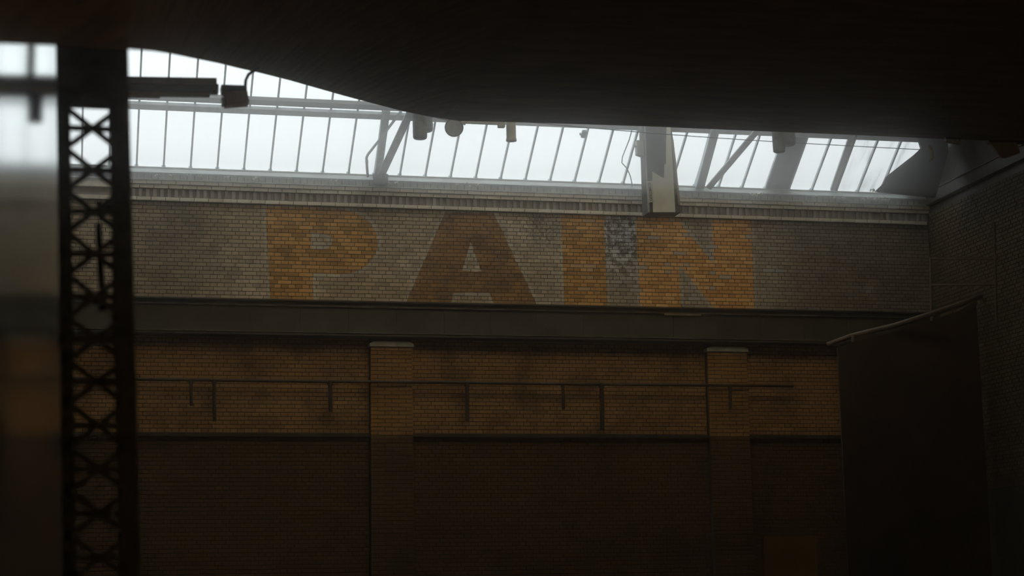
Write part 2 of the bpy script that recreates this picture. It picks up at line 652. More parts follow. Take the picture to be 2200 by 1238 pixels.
def course(z, y, pitch, off, me, h):
    x = X0W + off
    while x < XR - pitch * 0.3:
        xc = x + pitch / 2
        if xc > XV0:
            o = link('brick', me, trim2)
            o.location = (xc, y + random.uniform(-0.004, 0.004), z)
            o.rotation_euler = (0, random.uniform(-0.006, 0.006), random.uniform(-0.008, 0.008))
        else:
            cstuff.append((xc, z, pitch - JT, h, 0, y))
        x += pitch


course(9.412, 33.90, SL, 0.0, hm, CH - JT)
course(9.337, 33.93, SL, SL / 2, hm, CH - JT)
course(9.105, 33.93, SL, SL * 0.3, hm, CH - JT)
# faint brick course just under the zinc
fm, _, _ = brick_mesh('brick', SL / 2 - JT, 0.115, 0.16, M['stone'])
x = XV0
while x < XR - 0.1:
    o = link('brick', fm, trim2)
    o.location = (x + SL / 4, 33.965, 9.522)
    x += SL / 2
MB().box(XL, XR, 33.875, 34.05, 9.450, 9.466).build('ledge', M['stone'], trim2)
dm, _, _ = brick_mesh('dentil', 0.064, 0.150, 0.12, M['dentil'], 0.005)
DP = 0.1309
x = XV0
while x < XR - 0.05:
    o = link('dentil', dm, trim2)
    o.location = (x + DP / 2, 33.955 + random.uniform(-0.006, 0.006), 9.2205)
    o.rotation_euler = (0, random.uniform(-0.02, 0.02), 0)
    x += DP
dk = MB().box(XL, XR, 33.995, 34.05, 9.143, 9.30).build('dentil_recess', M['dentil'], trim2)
# the stretch half hidden behind the near column
MB().box(XL, XV0, 33.92, 34.05, 9.30, 9.45).build('pale_course', M['cornice'], trim2)
MB().box(XL, XV0, 33.93, 34.05, 9.07, 9.143).build('pale_course', M['cornice'], trim2)

# cornice and ledge carried round onto the side wall
trim3 = MB().box(XR - 0.10, XR + 0.1, 22.0, 33.86, 9.45, 9.70).build('trim_3', M['steel'], bevel=0.01)
tag(trim3, 'dim ledge along the dark right-hand side wall', 'ledge', kind='structure')
MB().box(XR - 0.13, XR, 22.0, 33.84, 9.688, 9.71).build('drip_edge', M['rail'], trim3)

# ledge low on the wall
trim4 = MB().box(XL, XR, 33.90, 34.05, 4.72, 4.80).build('trim_4', M['steel'], bevel=0.01)
tag(trim4, 'dark thin ledge low on the brick wall under the pipe run', 'ledge', kind='structure')

# pilasters
for n, (a, b) in enumerate(PIL):
    name = 'trim_%d' % (5 + n)
    body = MB().box(a + 0.012, b - 0.012, 33.85, 34.05, 0.0, 6.42).build(name, M['mortar'])
    tag(body, ['brick pilaster with pale cap, half lost behind the near lattice column',
               'sunlit ochre brick pilaster with pale stone cap below the third part of the girder',
               'dim brick pilaster with pale cap under the right end of the girder'][n].replace('sunlit ', '').replace('the third part of ', ''),
        'pilaster', kind='structure')
    cp = [Vector((a - 0.02, 33.80, 6.40)), Vector((a - 0.02, 33.80, 6.46)), Vector((a + 0.06, 33.80, 6.50)),
          Vector((b - 0.06, 33.80, 6.50)), Vector((b + 0.02, 33.80, 6.46)), Vector((b + 0.02, 33.80, 6.40))]
    MB().prism(cp, (0, 0.25, 0)).build('cap_stone', M['stone'], body, bevel=0.008)
    pm, _, _ = brick_mesh('brick', SL - JT, CH - JT, 0.06, M['pilaster'])
    ph, _, _ = brick_mesh('brick', SL / 2 - JT, CH - JT, 0.06, M['pilaster'])
    nb = 0
    rst = []
    for i in range(58):
        z = 6.40 - (i + 0.5) * CH
        wd = b - a
        cells = [SL] * 3 if i % 2 == 0 else [SL / 2] + [SL] * 2 + [SL / 2]
        k = wd / sum(cells)
        xx = a
        for cw in cells:
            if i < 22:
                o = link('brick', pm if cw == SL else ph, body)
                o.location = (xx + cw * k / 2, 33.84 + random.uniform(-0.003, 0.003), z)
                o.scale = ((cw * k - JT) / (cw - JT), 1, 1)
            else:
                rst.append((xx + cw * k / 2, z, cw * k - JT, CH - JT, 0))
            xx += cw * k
    tag(stuff_mesh('brickwork', rst, [M['falloffbrick']], y=33.84, parent=body), kind='stuff')

# ------------------------------------------------------------------ sloping roof: glazing, opaque boards, canopy
BX0, BDX = 0.797, 0.491
win = empty('window_1', (BX0, 34.0, SILL))
tag(win, 'long band of sloping roof glazing between thin grey bars above the brick wall', 'skylight', kind='structure')


def wchild(o):
    o.parent = win
    o.matrix_parent_inverse = win.matrix_basis.inverted()
    return o


L0, L1, L2 = 0.0, 1.47, 2.9       # distances up the slope: sill, purlin, end of glass
KS = range(-24, 33)


def slope_pt(X, s, off=0.0):
    return Vector((X, 34.0, SILL)) + RS * s - RN * off


barm = None
for k in KS:
    X = BX0 + BDX * k
    if X > XR:
        continue
    if barm is None:
        m = MB()
        m.bar(RS * -0.02, RS * L2, 0.034, 0.06, up=RN)
        m.bar(RS * -0.02 - RN * 0.005, RS * 0.05 - RN * 0.005, 0.075, 0.075, up=RN)
        o0 = m.build('glazing_bar', M['glazing'])
        barm = o0.data
        o = o0
    else:
        o = link('glazing_bar', barm)
    o.location = (X, 34.0, SILL)
    wchild(o)
pl = MB()
pl.add([Vector((x, 0, 0)) + RS * s + RN * t for t in (0, 0.006) for s in (0.01, L1 - 0.01) for x in (0.012, BDX - 0.012)],
       [(0, 2, 3, 1), (4, 5, 7, 6), (0, 1, 5, 4), (2, 6, 7, 3), (0, 4, 6, 2), (1, 3, 7, 5)])
pu = MB()
pu.add([Vector((x, 0, 0)) + RS * s + RN * t for t in (0, 0.006) for s in (L1 + 0.01, L2) for x in (0.012, BDX - 0.012)],
       [(0, 2, 3, 1), (4, 5, 7, 6), (0, 1, 5, 4), (2, 6, 7, 3), (0, 4, 6, 2), (1, 3, 7, 5)])
lo_o = pl.build('pane', M['pane'])
up_o = pu.build('pane', M['pane'])
lo_d = lo_o.data.copy()
lo_d.materials.clear()
lo_d.materials.append(M['dirtypane'])
bd = MB()
bd.add([Vector((x, 0, 0)) + RS * s + RN * t for t in (-0.02, 0.02) for s in (0.0, L1 - 0.01) for x in (0.0, BDX)],
       [(0, 2, 3, 1), (4, 5, 7, 6), (0, 1, 5, 4), (2, 6, 7, 3), (0, 4, 6, 2), (1, 3, 7, 5)])
bd_o = bd.build('boarded_pane', M['board'])
tag(bd_o, 'bay boarded over with a dark panel')
first = [True, True]
ub_d = up_o.data.copy()
ub_d.materials.clear()
ub_d.materials.append(M['board'])
for k in KS:
    X = BX0 + BDX * k
    if X + BDX > XR + 0.05:
        continue
    if k in (25, 31):
        o = bd_o if k == 25 else link('boarded_pane', bd_o.data)  # the last bay is an unseen board added to cut light
        o.location = (X, 34.0, SILL)
        wchild(o)
    else:
        me = lo_d if k in (28, 29, 30) else lo_o.data
        if first[0] and me is lo_o.data:
            o = lo_o
            first[0] = False
        else:
            o = link('pane', me)
        o.location = (X, 34.0, SILL)
        wchild(o)
    if k >= 26:
        o = link('boarded_pane', ub_d)  # unseen boards added in the upper bays to darken the right side
    elif first[1]:
        o = up_o
        first[1] = False
    else:
        o = link('pane', up_o.data)
    o.location = (X, 34.0, SILL)
    wchild(o)
wchild(MB().bar(slope_pt(XL, 1.50, 0.05), slope_pt(XR, 1.50, 0.05), 0.12, 0.09, up=RN).build('purlin', M['rafter']))
wchild(MB().bar(slope_pt(XL, 1.72, 0.05), slope_pt(XR, 1.72, 0.05), 0.12, 0.10, up=RN).build('purlin', M['board']))
wchild(MB().bar(slope_pt(XL, 0.0, 0.035), slope_pt(XR, 0.0, 0.035), 0.05, 0.03, up=RN).build('bottom_rail', M['glazing']))

BLOCKX, BLOCKY = 13.95, 30.6  # added blocker over the canopy that cuts light to the wall's right
# opaque roof boards above the glass, with an unseen roof light shaped to light the wall
RB = MB()


def slab(xa, xb, sa, sb):
    RB.add([slope_pt(x, s, t) for t in (0.06, -0.06) for s in (sa, sb) for x in (xa, xb)],
           [(0, 2, 3, 1), (4, 5, 7, 6), (0, 1, 5, 4), (2, 6, 7, 3), (0, 4, 6, 2), (1, 3, 7, 5)])


LTOP = 9.0
rt = slope_pt(0, LTOP)
slab(XL - 0.4, XR + 0.6, L2, LTOP)
HX0, HX1, HY0, HY1 = 4.4, 13.9, 0.0, 26.2
zr0, zr1 = rt.z - 0.06, rt.z + 0.06
RB.box(XL - 0.4, XR + 0.6, YB - 0.4, HY0, zr0, zr1)
RB.box(XL - 0.4, XR + 0.6, HY1, rt.y, zr0, zr1)
RB.box(XL - 0.4, HX0, HY0, HY1, zr0, zr1)
RB.box(HX1, XR + 0.6, HY0, HY1, zr0, zr1)
rb = RB.build('ceiling', M['ceiling'])
tag(rb, 'dark boarded roof above the low canopy', 'roof', kind='structure')
w2 = MB().box(HX0, HX1, HY0, HY1, rt.z, rt.z + 0.006).build('unseen_roof_light', M['warmpane'])
tag(w2, 'unseen flat roof light over the canopy, tinted to warm the wall light', 'skylight', kind='structure')
tag(MB().box(BLOCKX, BLOCKX + 0.15, 6.0, BLOCKY, 10.15, rt.z - 0.06).build('wall_light_blocker', M['ceiling']), 'unseen board added over the canopy to shade the right of the wall', 'wall', kind='structure')

# canopy: low dark soffit between viewer and wall, its far edge curving down towards the viewer on the left
EDGE = [(-420, 70, 6.2), (-150, 84, 6.8), (0, 93, 7.4), (130, 98, 8.0), (275, 106, 8.7), (330, 110, 10.4), (370, 116, 11.9), (420, 126, 14.0),
        (470, 136, 15.4), (515, 147, 16.7), (560, 157, 18.0), (620, 172, 19.6), (680, 189, 21.2), (740, 206, 22.6),
        (800, 222, 24.0), (870, 240, 25.4), (930, 252, 26.4), (985, 260, 27.0), (1100, 262.5, 27.6), (1250, 267, 27.9),
        (1400, 272, 28.1), (1600, 280.5, 28.3), (1800, 288.5, 28.5), (1980, 296.5, 28.6), (2090, 301, 28.6)]
ep = [at(*e) for e in EDGE]
ep.append(Vector((XR + 0.2, ep[-1].y, ep[-1].z)))
ep.insert(0, Vector((XL - 0.2, ep[0].y - 1.0, ep[0].z - 0.3)))
n = len(ep)
vs = []
for p in ep:
    vs += [p, Vector((p.x, YB, p.z)), Vector((p.x, YB, p.z + 0.15)), Vector((p.x, p.y, p.z + 0.15))]
fs = []
for i in range(n - 1):
    for j in range(4):
        fs.append((4 * i + j, 4 * i + (j + 1) % 4, 4 * i + 4 + (j + 1) % 4, 4 * i + 4 + j))
fs += [(0, 1, 2, 3), tuple(4 * (n - 1) + j for j in (3, 2, 1, 0))]
cano = MB().add(vs, fs).build('ceiling_canopy', M['ceiling'])
cano.name = 'ceiling'
DK = [at(x, y - 7, 26.5) for x, y, _ in EDGE if x >= -150]  # unseen slab added to shade the lower wall
DK = [Vector((XL - 0.2, 26.5, DK[0].z))] + DK + [Vector((XR + 0.2, 26.5, DK[-1].z))]
vs = []
for p in DK:
    vs += [p, Vector((p.x, YB, p.z)), Vector((p.x, YB, p.z + 0.12)), Vector((p.x, p.y, p.z + 0.12))]
n = len(DK)
fs = [(4 * i + j, 4 * i + (j + 1) % 4, 4 * i + 4 + (j + 1) % 4, 4 * i + 4 + j) for i in range(n - 1) for j in range(4)]
fs += [(0, 1, 2, 3), tuple(4 * (n - 1) + j for j in (3, 2, 1, 0))]
tag(MB().add(vs, fs).build('ceiling', M['ceiling']), 'unseen slab added above the canopy to shade the wall', 'blocker', kind='structure')  # added shading slab, not part of the real ceiling
tag(cano, 'black soffit of the low canopy filling the top of the view', 'canopy', kind='structure')

# ------------------------------------------------------------------ steel girder across the wall
g = empty('steel_girder', (8.0, 33.8, 6.6))
tag(g, 'long dark green-grey steel girder running below the painted letters', 'girder')


def sub(o, parent):
    o.parent = parent
    o.matrix_parent_inverse = parent.matrix_basis.inverted()
    return o


sub(MB().box(XL, XR, 33.80, 33.975, 6.62, 7.21).build('web_plate', M['girder']), g)
sub(MB().box(XL, XR, 33.66, 33.975, 7.205, 7.235).build('top_flange', M['steel'], bevel=0.004), g)
sub(MB().box(XL, XR, 33.74, 33.80, 7.12, 7.145).build('flange_angle', M['scuff']), g)
sub(MB().box(XL, XR, 33.66, 33.975, 6.565, 6.60).build('bottom_flange', M['steel'], bevel=0.004), g)
sub(MB().box(XL, XR, 33.72, 33.80, 6.63, 6.65).build('flange_angle', M['scuff']), g)
a, b = wp(1440, 674), wp(1497, 676)
sub(MB().box(a[0] - 0.2, b[0], 33.735, 33.76, 7.085, 7.118).build('bare_strip', M['tan']), g)
for k in range(19):
    X = 0.2 + k * 0.9
    sub(MB().box(X, X + 0.012, 33.787, 33.80, 6.66, 7.11).build('web_seam', M['girder']), g)

# ------------------------------------------------------------------ pipe run with drops on the lower wall
pr = empty('service_pipe', (6.5, 33.8, 4.8))
tag(pr, 'thin dark pipe run along the lower brick wall with short drops hanging from it', 'pipe')
pz = 5.735
sub(MB().tube([(X0W, 33.76, pz)] + [(x, 33.76 - 0.002 * (i % 2), pz - 0.006 * (i % 2)) for i, x in enumerate((1.5, 4.0, 6.5, 9.0, 11.5))] + [(13.4, 33.76, pz)], 0.030, 10).build('run', M['steel'], smooth=True), pr)
for x, y0, y1, r in ((410, 822, 872, 0.032), (460, 822, 905, 0.034), (709, 826, 885, 0.040), (1003, 830, 905, 0.036), (1209, 832, 880, 0.030), (1292, 832, 925, 0.040), (1568, 838, 880, 0.028)):
    p = at(x, y0, 33.78)
    q = at(x + 4, y1, 33.78)
    m = MB().tube([(p.x, 33.77, pz), (p.x + 0.004, 33.77, (p.z + q.z) / 2), (q.x - 0.02, 33.79, q.z)], r, 8)
    m.tube([(p.x, 33.77, pz + 0.01), (p.x, 33.77, pz - 0.07)], r * 1.35, 8)
    sub(m.build('drop', M['steel'], smooth=False), pr)

# ------------------------------------------------------------------ roof members seen against the glass
def member(name, label, cat, segs, mat, parts=None):
    pass


def roofbar(p, q, w, h, off, name, mat, parent):
    a, b = roof(p[0], p[1], off), roof(q[0], q[1], off)
    return sub(MB().bar(a, b, w, h, up=RN).build(name, mat, bevel=0.004), parent)


# truss foot near the left third: rafter, raking brace, bent pipe
t1 = empty('roof_truss', tuple(roof(812, 374, 0.1)))
tag(t1, 'grey roof truss foot with a raking brace left of the hanging canisters', 'truss', 'roof trusses against the glass')
roofbar((811, 377), (829.5, 236), 0.145, 0.10, 0.08, 'rafter', M['rafter'], t1)
roofbar((806, 376), (824, 236), 0.03, 0.12, 0.10, 'rafter_flange', M['rafter'], t1)
pa, pb = roof(818, 379, 0.14), at(884, 236, 32.0)
sub(MB().bar(pa, pb, 0.135, 0.06, up=(0, 1, 0.3)).build('brace', M['rafter'], bevel=0.004), t1)
sub(MB().box(pa.x - 0.14, pa.x + 0.14, 33.80, 33.93, 9.50, 9.70).build('foot_plate', M['board'], bevel=0.01), t1)
bp = empty('bent_pipe', tuple(at(790, 377, 33.85)))
tag(bp, 'thin pale pipe bent at mid height beside the left truss foot', 'pipe')
sub(MB().tube([at(790, 380, 33.8), at(788, 352, 33.6), at(787.5, 338, 33.5), at(791, 331, 33.4), at(825, 288, 33.0), at(863, 237, 32.6)], 0.026, 8).build('tube', M['glazing'], smooth=True), bp)
sub(MB().tube([at(788, 349, 33.6), at(787.7, 345, 33.57)], 0.032, 8).build('coupling', M['rafter']), bp)

# second rafter with its brace, right of the clad duct
t2 = empty('roof_truss', tuple(roof(1502, 401, 0.1)))
tag(t2, 'grey rafter and thin diagonal brace between the clad duct and the boarded bay', 'truss', 'roof trusses against the glass')
roofbar((1503, 403), (1537, 276), 0.165, 0.09, 0.08, 'rafter', M['rafter'], t2)
roofbar((1495, 402), (1529, 276), 0.03, 0.12, 0.10, 'rafter_flange', M['glazing'], t2)
sub(MB().bar(roof(1522, 404, 0.14), at(1631, 276, 32.2), 0.115, 0.05, up=(0, 1, 0.3)).build('brace', M['rafter'], bevel=0.004), t2)
t3 = empty('roof_rafter', tuple(roof(1790, 407, 0.1)))
tag(t3, 'pale rafter against the glass right of the boarded bay', 'rafter')
roofbar((1789, 408), (1830, 290), 0.11, 0.05, 0.07, 'rafter', M['glazing'], t3)
roofbar((1796, 408), (1839, 290), 0.035, 0.09, 0.09, 'rafter_flange', M['board'], t3)

# hanging canisters by the left truss (two of different length) and the pair on the boarded bay


def canister(name, label, x, y0, y1, r, Y, mat, lean=0.0, group=None):
    p, q = at(x, y0, Y), at(x + lean, y1, Y)
    e = empty(name, tuple(q))
    tag(e, label, 'lamp', group)
    sub(MB().tube([p + Vector((0, 0, 0.4)), p, q + Vector((0, 0, 0.03)), q], [r * 0.96, r * 0.98, r, r * 0.94], 28).build('housing', mat, smooth=False), e)
    sub(MB().tube([q + Vector((0, 0, 0.012)), q - Vector((0, 0, 0.012))], r * 0.82, 24).build('lens', M['lamp']), e)
    zr = SILL + (34.0 - p.y) * math.tan(SLOPE) - 0.09
    sub(MB().tube([p + Vector((0, 0, 0.38)), (p.x, p.y, zr)], 0.018, 8).build('stem', M['steel']), e)
    s = r * 1.02
    sub(MB().tube([q + Vector((0, 0, 0.10)), q + Vector((0, 0, 0.13))], s, 28).build('collar', mat), e)
    return e


canister('can_lamp', 'narrow grey can lamp hanging lowest beside the left truss brace', 901, 240, 297, 0.126, 31.0, M['lamp'], 1.5, 'can lamps under the roof')
canister('can_lamp', 'wider grey can lamp hanging just behind the lowest one', 911, 240, 281, 0.152, 31.6, M['lamp'], 1.0, 'can lamps under the roof')
canister('can_lamp', 'dark can lamp hanging at the left edge of the boarded bay', 1670, 270, 326, 0.112, 31.0, M['lamp'], 4, 'can lamps under the roof')
canister('can_lamp', 'dark wide can lamp in front of the boarded bay', 1690, 270, 311, 0.15, 31.5, M['lamp'], 2, 'can lamps under the roof')

# round floodlight, its arm and the pale cylinder
fl = empty('round_floodlight', tuple(at(975, 295, 31.2)))
tag(fl, 'round grey floodlight hanging under the canopy edge on a flat arm', 'floodlight')
c0 = at(975.5, 274, 31.2)
dv = (CAM - c0).normalized()
sub(MB().tube([c0 - dv * 0.16, c0 - dv * 0.10, c0, c0 + dv * 0.05], [0.07, 0.15, 0.168, 0.165], 28).build('drum', M['lamp']), fl)
sub(MB().tube([c0 + dv * 0.051, c0 + dv * 0.06], 0.14, 28).build('front_glass', M['rafter']), fl)
sub(MB().bar(at(938, 251, 31.3), at(1000, 266, 31.3), 0.05, 0.045).build('arm', M['rafter']), fl)
hg = at(975, 258, 31.2)
sub(MB().tube([hg, (hg.x, hg.y, SILL + (34.0 - hg.y) * math.tan(SLOPE) - 0.09)], 0.022, 8).build('hanger', M['lamp']), fl)
ar = empty('conduit_bar', tuple(at(1040, 266, 31.2)))
tag(ar, 'short grey conduit bar along the canopy edge between floodlight and pale cylinder', 'conduit')
sub(MB().bar(at(990, 259.5, 31.0), at(1080, 263.5, 31.0), 0.06, 0.09).build('trunking', M['rafter'], bevel=0.005), ar)
sub(MB().box(*(lambda p: (p.x - 0.06, p.x + 0.06, 30.95, 31.06, p.z - 0.05, p.z + 0.04))(at(1077, 268, 31.0))).build('junction_box', M['rafter'], bevel=0.006), ar)
pc = empty('pale_cylinder_lamp', tuple(at(1099, 303, 31.0)))
tag(pc, 'pale off-white cylinder lamp with a lipped lower end', 'lamp')
p, q = at(1097.5, 255, 31.0), at(1098.5, 302, 31.0)
sub(MB().tube([p, p.lerp(q, 0.9), q], [0.082, 0.085, 0.086], 24).build('body', M['palelamp']), pc)
sub(MB().tube([p.lerp(q, 0.93), q + Vector((0, 0, -0.01))], 0.095, 24).build('lip', M['palelamp']), pc)
for i in range(5):
    s = 0.35 + 0.1 * i
    sub(MB().tube([p.lerp(q, s), p.lerp(q, s + 0.03)], 0.0885, 24).build('rib', M['palelamp']), pc)
sc = empty('bar_clamp', tuple(roof(1254, 296, 0.09)))
tag(sc, 'small dark clamp fixed part way up one glazing bar', 'clamp')
sub(MB().bar(roof(1252, 295, 0.09), roof(1256, 281, 0.09), 0.085, 0.06, up=RN).build('jaw', M['rafter'], bevel=0.008), sc)
sub(MB().bar(roof(1245, 288, 0.09), roof(1258, 289, 0.09), 0.03, 0.04, up=RN).build('bolt', M['rafter']), sc)

# the thin cable strung across the glass
cb = MB()
pts = []
for i in range(25):
    s = i / 24
    x = 1110 + s * (1983 - 1110)
    y = 260 + s * 62 - 8.0 * math.sin(math.pi * s) * -0.9 * (1 - 0.35 * s)
    pts.append(at(x, y, 31.0 + 1.52 * s))
cb.tube(pts, 0.0075, 6)
tag(cb.build('cable', M['wire']), 'thin purple-grey cable strung across the glazing to the right end', 'cable')
lc = MB().tube([at(1362, 262, 32.4), at(1352, 300, 32.6), at(1337, 338, 32.8), at(1336, 350, 32.8), at(1347, 362, 32.9), at(1354, 378, 33.2), at(1358, 396, 33.75), at(1358.5, 400.5, 33.93)], 0.011, 6)
tag(lc.build('loose_cable', M['glazing']), 'loose pale cable dangling against the glass left of the clad duct', 'cable')

# ------------------------------------------------------------------ clad duct that comes down on the cornice
du = empty('clad_duct', tuple(at(1428, 458, 32.6)))
tag(du, 'pale green-grey clad duct tapering upwards in front of the cornice, with a white name label', 'duct')
YD = 32.55


def quad3(pts, Y):
    return [at(x, y, Y) for x, y in pts]


body = MB().prism(quad3([(1386, 262), (1441, 262), (1452, 340), (1463, 457), (1393, 457)], YD), (0.0, 0.38, 0.0)).build('casing', M['board'], bevel=0.006)
sub(body, du)
sub(MB().prism(quad3([(1399, 262), (1440, 262), (1451, 456), (1403, 456)], YD - 0.012), (0, 0.012, 0)).build('front_sheet', M['sheet']), du)
sub(MB().prism(quad3([(1443, 300), (1447, 300), (1462, 440), (1458, 440)], YD - 0.02), (0, 0.02, 0)).build('edge_trim', M['tan']), du)
sub(MB().prism(quad3([(1384, 262), (1387.5, 262), (1396, 456), (1392.5, 456)], YD - 0.02), (0, 0.02, 0)).build('edge_trim', M['rafter']), du)
sub(MB().prism(quad3([(1386.5, 262), (1432, 262), (1430.5, 330), (1431, 352), (1427.5, 354), (1426.5, 382), (1400.5, 367), (1401.5, 390), (1391, 390)], YD - 0.022), (0, 0.010, 0)).build('shadow_sheet', M['shadowsheet']), du)  # sheet cut to the shape of the shadow on the duct top
lb = sub(MB().prism(quad3([(1389, 389.5), (1401.5, 388.5), (1405.5, 434), (1392.5, 435.5)], YD - 0.034), (0, 0.010, 0)).build('name_label', M['label']), du)
tag(lb, 'white label with dark upright lettering')
fc = bpy.data.curves.new('lettering', 'FONT')
fc.body = 'GOLDBECK'
fc.size = 1.0
fc.extrude = 0.008
fo = bpy.data.objects.new('lettering_source', fc)
COL.objects.link(fo)
dg = bpy.context.evaluated_depsgraph_get()
tme = bpy.data.meshes.new_from_object(fo.evaluated_get(dg))
bpy.data.objects.remove(fo)
tme.name = 'lettering'
xs = [v.co.x for v in tme.vertices]
ys = [v.co.y for v in tme.vertices]
bl, tl, br = at(1394.3, 433.5, YD - 0.037), at(1390.6, 391, YD - 0.037), at(1403.6, 432.6, YD - 0.037)
eu = (tl - bl)                 # reading direction: upwards
ev = (br - bl)                 # text goes up the label, its top faces left
W_, H_ = max(xs) - min(xs), max(ys) - min(ys)
for v in tme.vertices:
    s = (v.co.x - min(xs)) / W_
    h = (v.co.y - min(ys)) / H_
    c = bl + eu * (0.03 + 0.94 * s) + ev * (0.78 - 0.56 * h)
    v.co = (c.x, c.y - 0.002 - (0.003 if v.co.z > 0 else 0), c.z)
tme.materials.clear()
tme.materials.append(M['ink'])
lo = link('lettering', tme)
lo.parent = lb
lo.matrix_parent_inverse = (du.matrix_basis @ lb.matrix_parent_inverse @ lb.matrix_basis).inverted()
jb = empty('junction_box', tuple(at(1377, 334, YD + 0.1)))
tag(jb, 'small pale box fixed to the left side of the clad duct', 'box')
sub(MB().prism(quad3([(1368, 301), (1383.5, 301), (1384.5, 336), (1369, 331)], YD + 0.05), (0, 0.14, 0)).build('case', M['palelamp'], bevel=0.006), jb)
sub(MB().prism(quad3([(1374, 262), (1379, 262), (1380, 302), (1375, 302)], YD + 0.08), (0, 0.05, 0)).build('conduit', M['rafter']), jb)
sub(MB().prism(quad3([(1364, 313), (1370, 313), (1370, 316.5), (1364, 316.5)], YD + 0.1), (0, 0.03, 0)).build('cable_gland', M['rafter']), jb)

# ------------------------------------------------------------------ dark infill at the right end of the glazing
ib = empty('end_panel', tuple(at(1940, 418, 33.0)))
tag(ib, 'dark raking panel closing the right end of the glazing', 'panel')
sub(MB().prism([Vector((min(p.x, XR - 0.16), p.y, p.z)) for p in quad3([(1888, 412), (1905, 379), (1980, 320), (1969, 285), (2100, 285), (2100, 330), (2010, 424)], 32.6)], (0, 0.06, 0)).build('sheet', M['steel']), ib)
sub(MB().bar(at(1884, 411, 32.58), at(1982, 319, 32.58), 0.03, 0.05).build('edge_strip', M['steel']), ib)
sub(MB().bar(at(1967, 285, 32.55), at(1984, 322, 32.55), 0.03, 0.05).build('edge_strip', M['steel']), ib)
rp = empty('brown_panel', tuple(at(2160, 330, 27.0)))
tag(rp, 'dim brown panel under the canopy at the far right', 'panel')
sub(MB().prism(quad3([(2126, 306), (2184, 306), (2192, 328), (2160, 339), (2152, 338)], 20.0), (0.05, 0.12, 0.02)).build('sheet', M['tan'], bevel=0.004), rp)  # brown sheet shaped after a blurred patch under the canopy
sub(MB().prism(quad3([(2124, 302), (2210, 302), (2210, 306), (2126, 306)], 20.0), (0.02, 0.1, 0)).build('rim', M['steel']), rp)
rp2 = empty('glimpse_strip', tuple(at(2050, 304, 26.0)))
tag(rp2, 'small pale strip standing in for a glimpse of glazing under the canopy', 'strip')
sub(MB().prism(quad3([(2032, 298), (2060, 299), (2064, 309), (2034, 302)], 22.0), (0.01, 0.08, 0)).build('blade', M['palelamp'], bevel=0.003), rp2)  # pale blade put in for a glimpse of bright glass
sub(MB().prism(quad3([(2032, 294), (2066, 296), (2066, 299), (2032, 298)], 22.0), (0.01, 0.08, 0)).build('glimpse_holder', M['steel']), rp2)
tc = empty('wall_hook', tuple(at(2000, 335, 30.0)))
tag(tc, 'small tan curved hook against the dark end panel', 'hook')
sub(MB().tube([at(1997, 316, 30), at(2002, 326, 30), at(2003, 338, 30), at(1998, 347, 30)], [0.03, 0.035, 0.03, 0.012], 8).build('shank', M['tan'], smooth=True), tc)
sub(MB().tube([at(1994, 312, 30), at(2001, 317, 30)], 0.02, 8).build('eye', M['tan']), tc)

# handrail and pipe frame in the dark right corner
hr = empty('staircase', tuple(at(1950, 740, 32.0)))
hr.location.z = 0.0
tag(hr, 'sooty stair side with a dim sloping handrail in the dark right corner', 'staircase')
sub(MB().tube([at(1778, 741, 32.4), at(1830, 722, 32.1), at(1925, 699, 31.8), at(2012, 671, 31.5), at(2060, 655, 31.4), atX(2108, 637, XR - 0.01)], 0.05, 10).build('top_rail', M['rail'], smooth=True), hr)
for x, y in ((1832, 721), (2004, 674)):
    p = at(x, y, 32.0)
    sub(MB().tube([p, (p.x, p.y, p.z - 0.5)], 0.03, 8).build('post', M['rail']), hr)
sp = [Vector((min(p.x, XR - 0.12), p.y, p.z)) for p in quad3([(1800, 748), (1832, 735), (1925, 712), (2012, 685), (2060, 668), (2130, 646)], 31.9)]
sp = sp + [Vector((sp[-1].x, 31.9, 0.0)), Vector((sp[0].x, 31.9, 0.0))]
sub(MB().prism(sp, (0, 0.04, 0)).build('side_panel', M['soot']), hr)
pf = empty('pipe_frame', tuple(at(2070, 700, 31.8)))
tag(pf, 'faint pipe frame standing before the dark side wall', 'frame')
sub(MB().tube([at(1998, 556, 31.8), at(2143, 556, 31.0)], 0.022, 8).build('upper_rail', M['rail']), pf)
sub(MB().tube([at(1999, 613, 31.8), at(2142, 611, 31.0)], 0.022, 8).build('lower_rail', M['rail']), pf)
sub(MB().tube([at(1999, 552, 31.8), at(2001, 690, 31.8)], 0.022, 8).build('post', M['rail']), pf)
sub(MB().tube([at(2136, 480, 31.0), at(2141, 700, 31.0)], 0.022, 8).build('post', M['rail']), pf)
op = empty('olive_panel', tuple(at(1700, 1300, 14.0)))
tag(op, 'blurred dim olive board low in the dark at the lower right', 'board')
sub(MB().prism(quad3([(1640, 1152), (1756, 1150), (1758, 1300), (1640, 1300)], 14.0), (0, 0.03, 0)).build('face', M['olive'], bevel=0.004), op)
pz0 = at(1700, 1290, 14.05)
sub(MB().box(pz0.x - 0.03, pz0.x + 0.03, 14.03, 14.09, 0.0, pz0.z + 0.1).build('stand', M['steel']), op)

# ------------------------------------------------------------------ straw and feathers left by birds on the sill
st = MB()


def strand(x, y, L, n=3):
    for k in range(n):
        a = random.uniform(-0.5, 0.9)
        p = at(x + random.uniform(-8, 8), y + random.uniform(-2, 2), 33.84)
        q = p + Vector((math.cos(a) * L * random.uniform(-1, 1), -0.01, abs(math.sin(a)) * L * 0.6))
        mid = p.lerp(q, 0.5) + Vector((0, -0.02, random.uniform(-0.02, 0.05)))
        st.tube([p, mid, q], [0.008, 0.015, 0.006], 4)


